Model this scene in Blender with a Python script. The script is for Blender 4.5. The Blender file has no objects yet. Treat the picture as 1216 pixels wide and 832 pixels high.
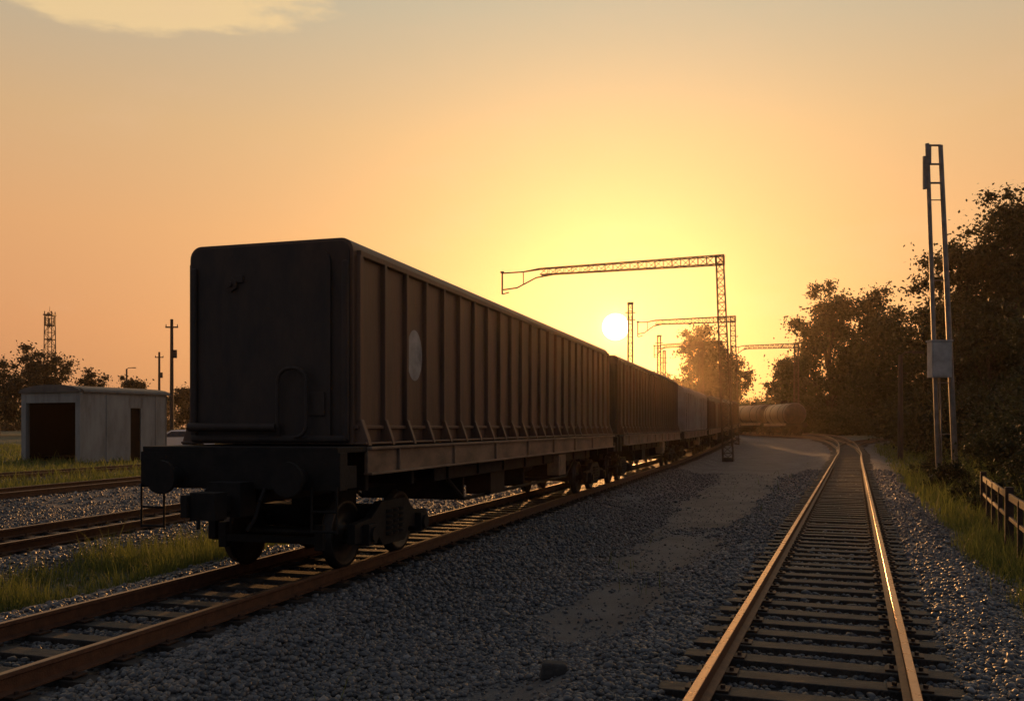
import bpy, math, random
import numpy as np
from mathutils import Vector, Matrix
random.seed(7); rng=np.random.default_rng(7)
scene=bpy.context.scene
def lin(c):
    return tuple(((v/255)/12.92 if v/255<=0.04045 else ((v/255+0.055)/1.055)**2.4) for v in c)
def smooth(t):
    t=np.clip(t,0,1); return t*t*(3-2*t)
# ------------------------------------------------------------------ terrain
def gz(y): return 0.9*smooth((np.asarray(y,dtype=float)-45)/95)
def gzf(y): return float(gz(y))
def catmull(pts,step=1.5):
    P=[np.array(p,float) for p in pts]; P=[2*P[0]-P[1]]+P+[2*P[-1]-P[-2]]
    out=[]
    for i in range(1,len(P)-2):
        n=max(2,int(np.linalg.norm(P[i+1]-P[i])/step))
        for k in range(n):
            t=k/n
            out.append(0.5*((2*P[i])+(-P[i-1]+P[i+1])*t+(2*P[i-1]-5*P[i]+4*P[i+1]-P[i+2])*t*t+(-P[i-1]+3*P[i]-3*P[i+1]+P[i+2])*t**3))
    out.append(P[-2]); return np.array(out)
def LA(y): return .30*y-6.84
def LB(y): return .376*y-.36
TR={}
TR['A']=catmull([(LA(y),y) for y in (-14,0,20,40,60,80,100,112)]+[(29.0,128),(30.3,145),(29,165),(25,190)])
TR['B']=catmull([(LB(y),y) for y in (-14,0,20,40,56,68)]+[(34.0,93),(42.6,122),(46.6,145),(47.3,165),(44.5,190),(38,215)])
TR['C']=catmull([(27.3,74),(32.2,90),(35.6,104),(37.0,118),(37.0,130),(35.5,142),(32,156)])
TR['D']=catmull([(-9.1+.2*(y-15),y) for y in (-14,10,30,50,70,90,120,160)])
TR['E']=catmull([(-15.4+.2*(y-27),y) for y in (-14,10,30,50,70,90,120,160)])
TR['F']=catmull([(-20.8+.25*(y-37),y) for y in (-14,10,30,50,70,90,120,160)])
TR['G']=catmull([(LB(66),66),(29.5,80),(36.6,95),(46,109),(60,122),(80,134),(110,146)])
def simp(pl,k=4):
    idx=list(range(0,len(pl),k)); 
    if idx[-1]!=len(pl)-1: idx.append(len(pl)-1)
    return pl[idx]
def sdist(px,py,pl):
    pl=simp(pl); best=np.full(px.shape,1e9); sg=np.ones(px.shape)
    for i in range(len(pl)-1):
        a=pl[i]; b=pl[i+1]; d=b-a; L2=d@d
        t=np.clip(((px-a[0])*d[0]+(py-a[1])*d[1])/L2,0,1)
        qx=px-(a[0]+t*d[0]); qy=py-(a[1]+t*d[1]); dd=np.hypot(qx,qy)
        s=np.sign(qx*d[1]-qy*d[0])
        m=dd<best; best=np.where(m,dd,best); sg=np.where(m,s,sg)
    return best*sg
def vn(x,y,f,seed=0):
    r=np.random.default_rng(seed); o=np.zeros(np.shape(x))
    for i in range(7):
        a=r.uniform(0,6.28); ff=f*r.uniform(.5,1.9); o=o+np.sin((x*math.cos(a)+y*math.sin(a))*ff+r.uniform(0,6.28)+1.3*np.sin((x*math.sin(a)-y*math.cos(a))*ff*.6+a))
    return o/4.2
def fields(x,y):
    D={k:sdist(x,y,v) for k,v in TR.items()}
    dm=np.min(np.abs(np.stack(list(D.values()))),axis=0)
    prof=-.242+.062*smooth((dm-1.0)/.2)-.24*smooth((dm-1.6)/1.0)
    n1=vn(x,y,.9,3); n2=vn(x,y,3.1,5)
    z=gz(y)+prof+.03*n1*smooth((dm-1.3)/.8)+.018*n2*smooth((dm-.95)/.5)
    g=smooth((D['B']-2.0-.25*n1-.15*n2)/.5)*(y<300)
    g=np.where(np.abs(D['G'])<2.0,0,g)
    e=((x+5.9-.25*(y-14))/1.35)**2+((y-14.2)/4.0)**2
    g=np.maximum(g,smooth((1.05-e+.25*n1+.15*n2)/.35))
    g=np.maximum(g,smooth((-D['F']-1.6+.3*n1)/.6))
    ef=smooth((-D['E']-1.6+.3*n1)/.5)*smooth((D['F']-1.5+.3*n2)/.5)
    g=np.maximum(g,ef)
    de=smooth((-D['D']-1.8-.3*n1)/.5)*smooth((D['E']-1.6)/.5)*smooth((y-45)/10)
    g=np.maximum(g,de)
    g=np.maximum(g,smooth((y-150)/20)*smooth((dm-2.5)/1))
    g=g*(dm>1.5)
    z=z+.08*g+ .10*smooth((D['B']-3.2)/3)*g
    pc=.315*y-2.35; hw=np.clip(.55+.028*y,.6,1.8)
    p=smooth((hw-np.abs(x-pc)-.25*n2-.35*n1)/.5)*smooth((y-4)/2)
    p=p*np.where(y<22, smooth((vn(x,y*1.0,1.5,11)+.45)/.5),1)*(dm>1.7)
    z=z+.01*p
    return D,dm,z,g,p
# ------------------------------------------------------------------ materials
def nmat(name):
    m=bpy.data.materials.new(name); m.use_nodes=True
    nt=m.node_tree; b=nt.nodes['Principled BSDF']; return m,nt,b
def mat(name,c1,c2=None,scale=4,rough=.7,metal=0,bump=0,bscale=None,stretch=(1,1,1),c3=None,rvar=0,coord='Object',spec=.5):
    m,nt,b=nmat(name); N=nt.nodes; L=nt.links
    b.inputs['Roughness'].default_value=rough; b.inputs['Metallic'].default_value=metal
    b.inputs['Specular IOR Level'].default_value=spec
    if c2 is None: c2=tuple(v*.7 for v in c1)
    tc=N.new('ShaderNodeTexCoord'); mp=N.new('ShaderNodeMapping'); mp.inputs['Scale'].default_value=stretch
    L.new(tc.outputs[coord],mp.inputs['Vector'])
    n=N.new('ShaderNodeTexNoise'); n.inputs['Scale'].default_value=scale; n.inputs['Detail'].default_value=7; n.inputs['Roughness'].default_value=.65
    L.new(mp.outputs[0],n.inputs['Vector'])
    r=N.new('ShaderNodeValToRGB'); r.color_ramp.elements[0].position=.35; r.color_ramp.elements[1].position=.65
    r.color_ramp.elements[0].color=(*c2,1); r.color_ramp.elements[1].color=(*c1,1)
    if c3:
        e=r.color_ramp.elements.new(.5); e.color=(*c3,1)
    L.new(n.outputs['Fac'],r.inputs[0]); L.new(r.outputs[0],b.inputs['Base Color'])
    if rvar:
        mr=N.new('ShaderNodeMapRange'); mr.inputs['To Min'].default_value=rough-rvar; mr.inputs['To Max'].default_value=rough+rvar
        mr.inputs['From Min'].default_value=.3; mr.inputs['From Max'].default_value=.7
        L.new(n.outputs['Fac'],mr.inputs['Value']); L.new(mr.outputs[0],b.inputs['Roughness'])
    if bump:
        n2=N.new('ShaderNodeTexNoise'); n2.inputs['Scale'].default_value=bscale or scale*4; n2.inputs['Detail'].default_value=6
        L.new(mp.outputs[0],n2.inputs['Vector'])
        bp=N.new('ShaderNodeBump'); bp.inputs['Strength'].default_value=bump; bp.inputs['Distance'].default_value=.02
        L.new(n2.outputs['Fac'],bp.inputs['Height']); L.new(bp.outputs[0],b.inputs['Normal'])
    return m
M={}
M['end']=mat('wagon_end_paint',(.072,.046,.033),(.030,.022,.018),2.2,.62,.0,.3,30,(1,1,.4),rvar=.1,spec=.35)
M['side']=mat('wagon_side_rust',(.18,.095,.055),(.062,.037,.025),2.6,.55,.1,.3,25,(1,1,.18),c3=(.12,.068,.042),rvar=.12)
M['side2']=mat('wagon_side_dark',(.14,.07,.042),(.06,.034,.024),2.0,.58,.1,.25,25,(1,1,.2))
M['sill']=mat('wagon_sill',(.27,.18,.12),(.12,.082,.056),3.5,.55,.1,.3,20,(1,.4,1))
M['under']=mat('underframe_grime',(.024,.019,.016),(.012,.010,.009),5,.75,.1,.3,30,spec=.3)
M['logo']=mat('faded_white_paint',(.50,.48,.45),(.26,.23,.20),3,.7,0,.1,20)
M['roofpale']=mat('pale_wagon_paint',(.36,.33,.30),(.21,.18,.155),2,.55,.1,.15,10,(1,1,.4))
M['tank']=mat('tank_paint',(.12,.07,.045),(.06,.038,.026),2,.45,.1,.1,10)
M['wheel']=mat('wheel_steel',(.05,.04,.033),(.025,.02,.018),6,.5,.6)
M['rail']=mat('rail_rust',(.155,.07,.036),(.08,.038,.022),9,.55,.3,.3,60)
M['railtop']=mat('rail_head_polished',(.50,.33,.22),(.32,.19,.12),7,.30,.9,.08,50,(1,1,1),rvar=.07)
M['railtop2']=mat('rail_head_dull',(.24,.155,.105),(.12,.075,.048),7,.42,.7,.1,50,rvar=.07)
M['tie']=mat('sleeper_wood',(.058,.041,.031),(.020,.016,.013),4,.6,0,.9,22,(1,5,1),rvar=.15,c3=(.038,.029,.023))
M['plate']=mat('tie_plate',(.10,.055,.035),(.05,.03,.022),12,.6,.5)
M['galv']=mat('galvanised_steel',(.28,.25,.22),(.16,.14,.12),3,.5,.5,.1,20)
M['lattice']=mat('lattice_steel',(.09,.06,.04),(.05,.035,.025),3,.55,.3)
M['pole']=mat('pole_dark',(.07,.05,.04),(.035,.028,.022),3,.8,0,.3,20,(1,1,.2))
M['shed']=mat('shed_wall',(.38,.36,.325),(.23,.21,.185),1.2,.75,0,.2,10,(1,1,.3),c3=(.32,.30,.27))
M['shedroof']=mat('shed_roof',(.16,.14,.12),(.09,.08,.07),1.5,.6,.3,.2,10)
M['dark']=mat('door_and_inner_shade',(.010,.010,.010),(.007,.007,.007),3,.95,spec=.1)  # near-black: shed's inner shade as colour, also used on its door
M['fence']=mat('fence_rust',(.065,.037,.025),(.03,.021,.016),5,.75,.2,.4,30)
M['bark']=mat('bark',(.06,.045,.033),(.03,.024,.018),3,.9,0,.6,12,(1,1,.2))
M['white']=mat('car_paint_white',(.82,.82,.82),(.78,.78,.78),3,.25)
M['glass']=mat('car_glass',(.02,.022,.025),(.02,.02,.02),1,.08)
M['tyre']=mat('tyre',(.02,.02,.02),(.015,.015,.015),3,.85)
M['box']=mat('signal_cabinet_paint',(.46,.45,.42),(.32,.31,.28),3,.55,0,.1,20)
M['rock']=mat('rock',(.07,.062,.055),(.035,.03,.028),9,.85,0,.6,20)
def stonemat():
    m,nt,b=nmat('ballast_stone'); N=nt.nodes; L=nt.links
    a=N.new('ShaderNodeAttribute'); a.attribute_name='tone'
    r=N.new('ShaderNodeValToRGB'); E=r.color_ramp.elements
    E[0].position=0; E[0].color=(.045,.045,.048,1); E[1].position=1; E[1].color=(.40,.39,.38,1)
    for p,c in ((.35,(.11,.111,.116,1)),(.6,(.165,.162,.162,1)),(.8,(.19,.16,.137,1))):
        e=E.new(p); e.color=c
    n=N.new('ShaderNodeTexNoise'); n.inputs['Scale'].default_value=60; n.inputs['Detail'].default_value=4
    tc=N.new('ShaderNodeTexCoord'); L.new(tc.outputs['Object'],n.inputs['Vector'])
    mx=N.new('ShaderNodeMix'); mx.data_type='RGBA'; mx.blend_type='MULTIPLY'; mx.inputs[0].default_value=.6
    L.new(a.outputs['Fac'],r.inputs[0]); L.new(r.outputs[0],mx.inputs[6]); 
    r2=N.new('ShaderNodeValToRGB'); r2.color_ramp.elements[0].color=(.4,.4,.4,1); r2.color_ramp.elements[1].color=(1.2,1.2,1.2,1)
    L.new(n.outputs['Fac'],r2.inputs[0]); L.new(r2.outputs[0],mx.inputs[7])
    L.new(mx.outputs[2],b.inputs['Base Color']); b.inputs['Roughness'].default_value=.5
    return m
M['stone']=stonemat()
def leafmat(name,c1,c2,tr=.35):
    m,nt,b=nmat(name); N=nt.nodes; L=nt.links
    a=N.new('ShaderNodeAttribute'); a.attribute_name='tone'
    r=N.new('ShaderNodeValToRGB'); r.color_ramp.elements[0].color=(*c2,1); r.color_ramp.elements[1].color=(*c1,1)
    L.new(a.outputs['Fac'],r.inputs[0]); L.new(r.outputs[0],b.inputs['Base Color']); b.inputs['Roughness'].default_value=.65; b.inputs['Specular IOR Level'].default_value=.3
    t=N.new('ShaderNodeBsdfTranslucent'); L.new(r.outputs[0],t.inputs['Color'])
    ms=N.new('ShaderNodeMixShader'); ms.inputs[0].default_value=tr
    L.new(b.outputs[0],ms.inputs[1]); L.new(t.outputs[0],ms.inputs[2]); L.new(ms.outputs[0],N['Material Output'].inputs[0])
    return m
M['leaf']=leafmat('foliage',(.055,.065,.022),(.017,.025,.010),.2)
M['leafd']=leafmat('foliage_distant',(.06,.06,.033),(.028,.03,.019),.25)
M['grass']=leafmat('grass_blades',(.21,.23,.06),(.06,.09,.025),.5)
# ------------------------------------------------------------------ mesh builder
class MB:
    def __init__(s): s.v=[]; s.f=[]; s.sm=[]; s.mi=[]; s.cur=0
    def add(s,vs,fs,sm=False,xf=None):
        o=len(s.v)
        for v in vs:
            s.v.append(tuple(xf@Vector(v)) if xf else tuple(v))
        for f in fs: s.f.append(tuple(i+o for i in f)); s.sm.append(sm); s.mi.append(s.cur)
    def box(s,c,d,xf=None,rz=0,taper=1):
        x,y,z=d[0]/2,d[1]/2,d[2]/2; vs=[]
        for k,(a,b,e) in enumerate([(-x,-y,-z),(x,-y,-z),(x,y,-z),(-x,y,-z),(-x,-y,z),(x,-y,z),(x,y,z),(-x,y,z)]):
            if k>3: a*=taper;b*=taper
            if rz: a,b=a*math.cos(rz)-b*math.sin(rz),a*math.sin(rz)+b*math.cos(rz)
            vs.append((a+c[0],b+c[1],e+c[2]))
        s.add(vs,[(0,3,2,1),(4,5,6,7),(0,1,5,4),(1,2,6,5),(2,3,7,6),(3,0,4,7)],xf=xf)
    def cyl(s,p0,p1,r0,r1=None,n=8,caps=True,sm=True):
        r1=r0 if r1 is None else r1; p0=Vector(p0);p1=Vector(p1); d=(p1-p0)
        if d.length<1e-6: return
        q=d.normalized().to_track_quat('Z','Y'); vs=[]
        for p,r in ((p0,r0),(p1,r1)):
            for i in range(n):
                a=2*math.pi*(i+.5)/n; vs.append(p+q@Vector((r*math.cos(a),r*math.sin(a),0)))
        s.add(vs,[(i,(i+1)%n,n+(i+1)%n,n+i) for i in range(n)],sm and n>5)
        if caps: s.add(vs,[tuple(range(n-1,-1,-1)),tuple(range(n,2*n))])
    def tube(s,pts,r,n=8):
        for a,b in zip(pts[:-1],pts[1:]): s.cyl(a,b,r,n=n)
    def lathe(s,prof,c,axis='x',n=24):
        vs=[];fs=[]
        for (t,r) in prof:
            for i in range(n):
                a=2*math.pi*i/n; u,w=r*math.cos(a),r*math.sin(a)
                vs.append((c[0]+t,c[1]+u,c[2]+w) if axis=='x' else (c[0]+u,c[1]+t,c[2]+w))
        m=len(prof)
        for j in range(m-1):
            for i in range(n): fs.append((j*n+i,j*n+(i+1)%n,(j+1)*n+(i+1)%n,(j+1)*n+i))
        s.add(vs,fs,True); s.add(vs,[tuple(range(n)),tuple(range((m-1)*n,m*n))])
    def extr(s,prof,y0,y1,sm=False):
        n=len(prof); vs=[(x,y0,z) for x,z in prof]+[(x,y1,z) for x,z in prof]
        s.add(vs,[(i,(i+1)%n,n+(i+1)%n,n+i) for i in range(n)],sm)
        s.add(vs,[tuple(range(n-1,-1,-1)),tuple(range(n,2*n))])
    def obj(s,name,mats,parent=None,bevel=0):
        me=bpy.data.meshes.new(name); me.from_pydata([tuple(v) for v in s.v],[],s.f)
        if not isinstance(mats,(list,tuple)): mats=[mats]
        for m in mats: me.materials.append(m)
        me.polygons.foreach_set('use_smooth',s.sm); me.polygons.foreach_set('material_index',s.mi)
        me.update(); o=bpy.data.objects.new(name,me); scene.collection.objects.link(o)
        if parent: o.parent=parent
        if bevel:
            b=o.modifiers.new('bevel','BEVEL'); b.width=bevel; b.segments=2; b.limit_method='ANGLE'; b.angle_limit=math.radians(50)
        return o
def empty(name,loc=(0,0,0),rz=0,rx=0):
    e=bpy.data.objects.new(name,None); scene.collection.objects.link(e); e.location=loc; e.rotation_euler=(rx,0,rz); e.empty_display_size=.3; return e
def npmesh(name,V,F,mat,tone=None,smoothf=False):
    me=bpy.data.meshes.new(name); nv=len(V); k=F.shape[1]; nf=len(F)
    me.vertices.add(nv); me.vertices.foreach_set('co',V.astype(np.float32).ravel())
    me.loops.add(nf*k); me.loops.foreach_set('vertex_index',F.astype(np.int32).ravel())
    me.polygons.add(nf); me.polygons.foreach_set('loop_start',np.arange(0,nf*k,k,dtype=np.int32))
    me.polygons.foreach_set('loop_total',np.full(nf,k,dtype=np.int32))
    if smoothf: me.polygons.foreach_set('use_smooth',np.ones(nf,dtype=bool))
    me.update(calc_edges=True); me.materials.append(mat)
    if tone is not None:
        a=me.attributes.new('tone','FLOAT','POINT'); a.data.foreach_set('value',tone.astype(np.float32))
    o=bpy.data.objects.new(name,me); scene.collection.objects.link(o); return o
# ------------------------------------------------------------------ ground
def axis(lo,dlo,dhi,hi,step,gr=1.13):
    a=list(np.arange(dlo,dhi,step)); s=step; v=a[-1]
    while v<hi: s*=gr; v+=s; a.append(v)
    s=step; v=dlo; pre=[]
    while v>lo: s*=gr; v-=s; pre.append(v)
    return np.array(pre[::-1]+a)
xs=axis(-1800,-14,17,1800,.13); ys=axis(-400,4.5,34,3000,.13,1.06)
X,Y=np.meshgrid(xs,ys); shp=X.shape
D,dm,Z,Gm,Pm=fields(X.ravel(),Y.ravel())
V=np.stack([X.ravel(),Y.ravel(),Z],1)
ny,nx=shp; ii=np.arange(ny*nx).reshape(ny,nx)
F=np.stack([ii[:-1,:-1].ravel(),ii[:-1,1:].ravel(),ii[1:,1:].ravel(),ii[1:,:-1].ravel()],1)
gm,nt,b=nmat('ground_ballast_grass'); N=nt.nodes; L=nt.links
def nd(t,**k):
    n=N.new(t)
    for a,v in k.items(): setattr(n,a,v)
    return n
tc=nd('ShaderNodeTexCoord'); vo=nd('ShaderNodeTexVoronoi'); vo.inputs['Scale'].default_value=19
L.new(tc.outputs['Object'],vo.inputs['Vector'])
sr=nd('ShaderNodeSeparateColor'); L.new(vo.outputs['Color'],sr.inputs[0])
r=nd('ShaderNodeValToRGB'); E=r.color_ramp.elements; E[0].color=(.035,.036,.038,1); E[1].color=(.23,.23,.232,1)
e=E.new(.5); e.color=(.105,.106,.109,1)
L.new(sr.outputs[0],r.inputs[0])
big=nd('ShaderNodeTexNoise'); big.inputs['Scale'].default_value=.9; big.inputs['Detail'].default_value=8
L.new(tc.outputs['Object'],big.inputs['Vector'])
m1=nd('ShaderNodeMix',data_type='RGBA',blend_type='MULTIPLY'); m1.inputs[0].default_value=.7
br=nd('ShaderNodeValToRGB'); br.color_ramp.elements[0].position=.3; br.color_ramp.elements[1].position=.7
br.color_ramp.elements[0].color=(.5,.48,.46,1); br.color_ramp.elements[1].color=(1.2,1.2,1.2,1)
L.new(big.outputs['Fac'],br.inputs[0]); L.new(r.outputs[0],m1.inputs[6]); L.new(br.outputs[0],m1.inputs[7])
fine=nd('ShaderNodeTexNoise'); fine.inputs['Scale'].default_value=90; fine.inputs['Detail'].default_value=5
L.new(tc.outputs['Object'],fine.inputs['Vector'])
pr=nd('ShaderNodeValToRGB'); pr.color_ramp.elements[0].position=.35; pr.color_ramp.elements[1].position=.7
pr.color_ramp.elements[0].color=(.055,.053,.052,1); pr.color_ramp.elements[1].color=(.165,.16,.158,1)
L.new(fine.outputs['Fac'],pr.inputs[0])
pm=nd('ShaderNodeMix',data_type='RGBA',blend_type='MULTIPLY'); pm.inputs[0].default_value=.9
L.new(pr.outputs[0],pm.inputs[6]); L.new(br.outputs[0],pm.inputs[7])
ap=nd('ShaderNodeAttribute'); ap.attribute_name='path'; ag=nd('ShaderNodeAttribute'); ag.attribute_name='grass'; ab=nd('ShaderNodeAttribute'); ab.attribute_name='oily_bed'
mo=nd('ShaderNodeMix',data_type='RGBA',blend_type='MULTIPLY'); L.new(ab.outputs['Fac'],mo.inputs[0]); L.new(m1.outputs[2],mo.inputs[6]); mo.inputs[7].default_value=(.45,.40,.36,1)
m2=nd('ShaderNodeMix',data_type='RGBA'); L.new(ap.outputs['Fac'],m2.inputs[0]); L.new(mo.outputs[2],m2.inputs[6]); L.new(pm.outputs[2],m2.inputs[7])
gn=nd('ShaderNodeTexNoise'); gn.inputs['Scale'].default_value=2.2; gn.inputs['Detail'].default_value=9; gn.inputs['Roughness'].default_value=.7
L.new(tc.outputs['Object'],gn.inputs['Vector'])
gr=nd('ShaderNodeValToRGB'); gr.color_ramp.elements[0].position=.3; gr.color_ramp.elements[1].position=.7
gr.color_ramp.elements[0].color=(.03,.04,.014,1); gr.color_ramp.elements[1].color=(.095,.105,.04,1)
L.new(gn.outputs['Fac'],gr.inputs[0])
m3=nd('ShaderNodeMix',data_type='RGBA'); L.new(ag.outputs['Fac'],m3.inputs[0]); L.new(m2.outputs[2],m3.inputs[6]); L.new(gr.outputs[0],m3.inputs[7])
L.new(m3.outputs[2],b.inputs['Base Color']); b.inputs['Roughness'].default_value=.75
vd=nd('ShaderNodeTexVoronoi'); vd.inputs['Scale'].default_value=19; L.new(tc.outputs['Object'],vd.inputs['Vector'])
inv=nd('ShaderNodeMath',operation='MULTIPLY_ADD'); inv.inputs[1].default_value=-1; inv.inputs[2].default_value=1; L.new(vd.outputs['Distance'],inv.inputs[0])
mm=nd('ShaderNodeMath',operation='MULTIPLY'); L.new(inv.outputs[0],mm.inputs[0])
om=nd('ShaderNodeMath',operation='SUBTRACT'); om.inputs[0].default_value=1.05; L.new(ap.outputs['Fac'],om.inputs[1]); L.new(om.outputs[0],mm.inputs[1])
ad=nd('ShaderNodeMath',operation='ADD'); L.new(mm.outputs[0],ad.inputs[0]); fm=nd('ShaderNodeMath',operation='MULTIPLY'); fm.inputs[1].default_value=.3
L.new(fine.outputs['Fac'],fm.inputs[0]); L.new(fm.outputs[0],ad.inputs[1])
bp=nd('ShaderNodeBump'); bp.inputs['Strength'].default_value=.9; bp.inputs['Distance'].default_value=.035
L.new(ad.outputs[0],bp.inputs['Height']); L.new(bp.outputs[0],b.inputs['Normal'])
go=npmesh('ground',V,F,gm,smoothf=True)
for nm,arr in (('grass',Gm),('path',Pm),('oily_bed',1-smooth((dm-.8)/.4))):
    a=go.data.attributes.new(nm,'FLOAT','POINT'); a.data.foreach_set('value',arr.astype(np.float32))
# ------------------------------------------------------------------ tracks
RP=[(-.034,-.004),(-.03,0),(.03,0),(.034,-.004),(.036,-.036),(.012,-.05),(.010,-.14),(.07,-.158),(.07,-.172),(-.07,-.172),(-.07,-.158),(-.010,-.14),(-.012,-.05),(-.036,-.036)]
def resample(pl,step):
    d=np.r_[0,np.cumsum(np.linalg.norm(np.diff(pl,axis=0),axis=1))]; n=int(d[-1]/step)+1
    s=np.linspace(0,d[-1],n); P=np.stack([np.interp(s,d,pl[:,0]),np.interp(s,d,pl[:,1])],1)
    T=np.gradient(P,axis=0); T/=np.linalg.norm(T,axis=1)[:,None]; return P,T
def track(name,pl,top,tie_sp=.56,skip_ties=None):
    e=empty(name)
    P,T=resample(pl,1.5); Nn=np.stack([T[:,1],-T[:,0]],1)
    for side,nm in ((-1,'rail_left'),(1,'rail_right')):
        mb=MB(); vs=[];n=len(RP)
        for p,q in zip(P,Nn):
            c=p+q*side*.7525; z=gzf(p[1])
            for (a,h) in RP: vs.append((c[0]+q[0]*a,c[1]+q[1]*a,z+h))
        fs=[];top_i=[]
        for j in range(len(P)-1):
            for i in range(n):
                fs.append((j*n+i,(j+1)*n+i,(j+1)*n+(i+1)%n,j*n+(i+1)%n)); top_i.append(0 if i in (0,1,2) else 1)
        mb.add(vs,fs); mb.mi=top_i
        mb.add(vs,[tuple(range(n))]); 
        mb.obj(nm,[top,M['rail']],e)
    P,T=resample(pl,tie_sp); mb=MB(); pb=MB()
    for p,t in zip(P,T):
        if p[1]<1 : continue
        a=math.atan2(t[1],t[0])-math.pi/2+random.gauss(0,.015); z=gzf(p[1])
        w=.235+random.uniform(-.02,.03); l=2.6+random.uniform(-.12,.12)
        off=random.gauss(0,.035); nx_,ny_=t[1],-t[0]
        mb.box((p[0]+nx_*off,p[1]+ny_*off,z-.256+random.uniform(-.014,.004)),(l,w,.16),rz=a,taper=.985)
        if p[1]<45:
            for s in (-1,1):
                cx,cy=p[0]+nx_*s*.7525,p[1]+ny_*s*.7525
                pb.box((cx,cy,z-.168),(.34,.17,.014),rz=a)
                for u in (-.115,.115):
                    pb.cyl((cx+nx_*u,cy+ny_*u,z-.17),(cx+nx_*u,cy+ny_*u,z-.135),.02,n=6)
    mb.obj('sleepers',M['tie'],e,bevel=.008)
    if pb.v: pb.obj('tie_plates',M['plate'],e)
    return e
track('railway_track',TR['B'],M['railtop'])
for k in 'ACDEFG': track('railway_track',TR[k],M['railtop2'],.6)
# ------------------------------------------------------------------ ballast stones
def stones(x,y,size,ico=True):
    n=len(x); _,dmm,z,g,p=fields(x,y)
    keep=(rng.random(n)>np.clip(g*1.2,0,.97))&(rng.random(n)>p*.85)
    for k,ph in (('A',.6),('B',.56)):
        sd=sdist(x,y,TR[k]); keep&=~(np.abs(np.abs(sd)-.7525)<.085)
        P,T=resample(TR[k],ph); m=(P[:,1]>0)&(P[:,1]<60); P=P[m];T=T[m]
        near=np.abs(sd)<1.12
        idx=np.where(near)[0]
        if len(idx):
            s0=(x[idx]-P[0,0])*T[0,0]+(y[idx]-P[0,1])*T[0,1]; sp=np.linalg.norm(P[1]-P[0])
            phs=np.abs((s0/sp+.5)%1-.5)*sp
            kk=(phs<.14)&(rng.random(len(idx))>.02)
            keep[idx[kk]]=False
            keep[idx[rng.random(len(idx))<.2]]=False
    size=np.where(p>.5,size*.6,size)
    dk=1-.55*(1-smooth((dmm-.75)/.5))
    x,y,z,size,dk=x[keep],y[keep],z[keep],size[keep],dk[keep]; n=len(x)
    if ico:
        t=(1+5**.5)/2
        B=np.array([(-1,t,0),(1,t,0),(-1,-t,0),(1,-t,0),(0,-1,t),(0,1,t),(0,-1,-t),(0,1,-t),(t,0,-1),(t,0,1),(-t,0,-1),(-t,0,1)],float)/1.9
        FF=np.array([(0,11,5),(0,5,1),(0,1,7),(0,7,10),(0,10,11),(1,5,9),(5,11,4),(11,10,2),(10,7,6),(7,1,8),(3,9,4),(3,4,2),(3,2,6),(3,6,8),(3,8,9),(4,9,5),(2,4,11),(6,2,10),(8,6,7),(9,8,1)])
    else:
        B=np.array([(1,0,0),(-1,0,0),(0,1,0),(0,-1,0),(0,0,1),(0,0,-1)],float)
        FF=np.array([(0,2,4),(2,1,4),(1,3,4),(3,0,4),(2,0,5),(1,2,5),(3,1,5),(0,3,5)])
    k=len(B)
    sc=rng.uniform(.6,1.15,(n,1,3))*size[:,None,None]
    W=(B[None]*(1+rng.uniform(-.28,.28,(n,k,1))))*sc
    q=rng.normal(size=(n,4)); q/=np.linalg.norm(q,axis=1)[:,None]; w_,a,b_,c=q.T
    R=np.stack([np.stack([1-2*(b_*b_+c*c),2*(a*b_-c*w_),2*(a*c+b_*w_)],1),np.stack([2*(a*b_+c*w_),1-2*(a*a+c*c),2*(b_*c-a*w_)],1),np.stack([2*(a*c-b_*w_),2*(b_*c+a*w_),1-2*(a*a+b_*b_)],1)],1)
    W=np.einsum('nij,nkj->nki',R,W); W[:,:,2]*=.8
    W+=np.stack([x,y,z+size*rng.uniform(-.1,.55,n)],1)[:,None,:]
    FA=(FF[None]+(np.arange(n)*k)[:,None,None]).reshape(-1,3)
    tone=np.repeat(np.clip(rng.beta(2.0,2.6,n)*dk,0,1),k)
    return W.reshape(-1,3),FA,tone
def frustum(y0,y1,dens,x0=-.60,x1=.60,pad=.8):
    A=(y1-y0)*((x1-x0)*(y0+y1)/2+2*pad); n=int(A*dens)
    y=np.sqrt(rng.uniform(y0**2,y1**2,n)); x=rng.uniform(0,1,n)*((x1-x0)*y+2*pad)+x0*y-pad
    return x,y
parts=[]
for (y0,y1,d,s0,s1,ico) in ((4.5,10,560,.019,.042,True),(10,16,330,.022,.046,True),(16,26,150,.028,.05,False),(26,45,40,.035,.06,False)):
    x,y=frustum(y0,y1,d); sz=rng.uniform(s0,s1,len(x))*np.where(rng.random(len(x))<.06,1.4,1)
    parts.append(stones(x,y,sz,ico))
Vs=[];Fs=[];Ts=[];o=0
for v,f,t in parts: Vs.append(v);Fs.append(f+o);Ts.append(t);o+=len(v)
npmesh('gravel',np.concatenate(Vs),np.concatenate(Fs),M['stone'],np.concatenate(Ts))
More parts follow.
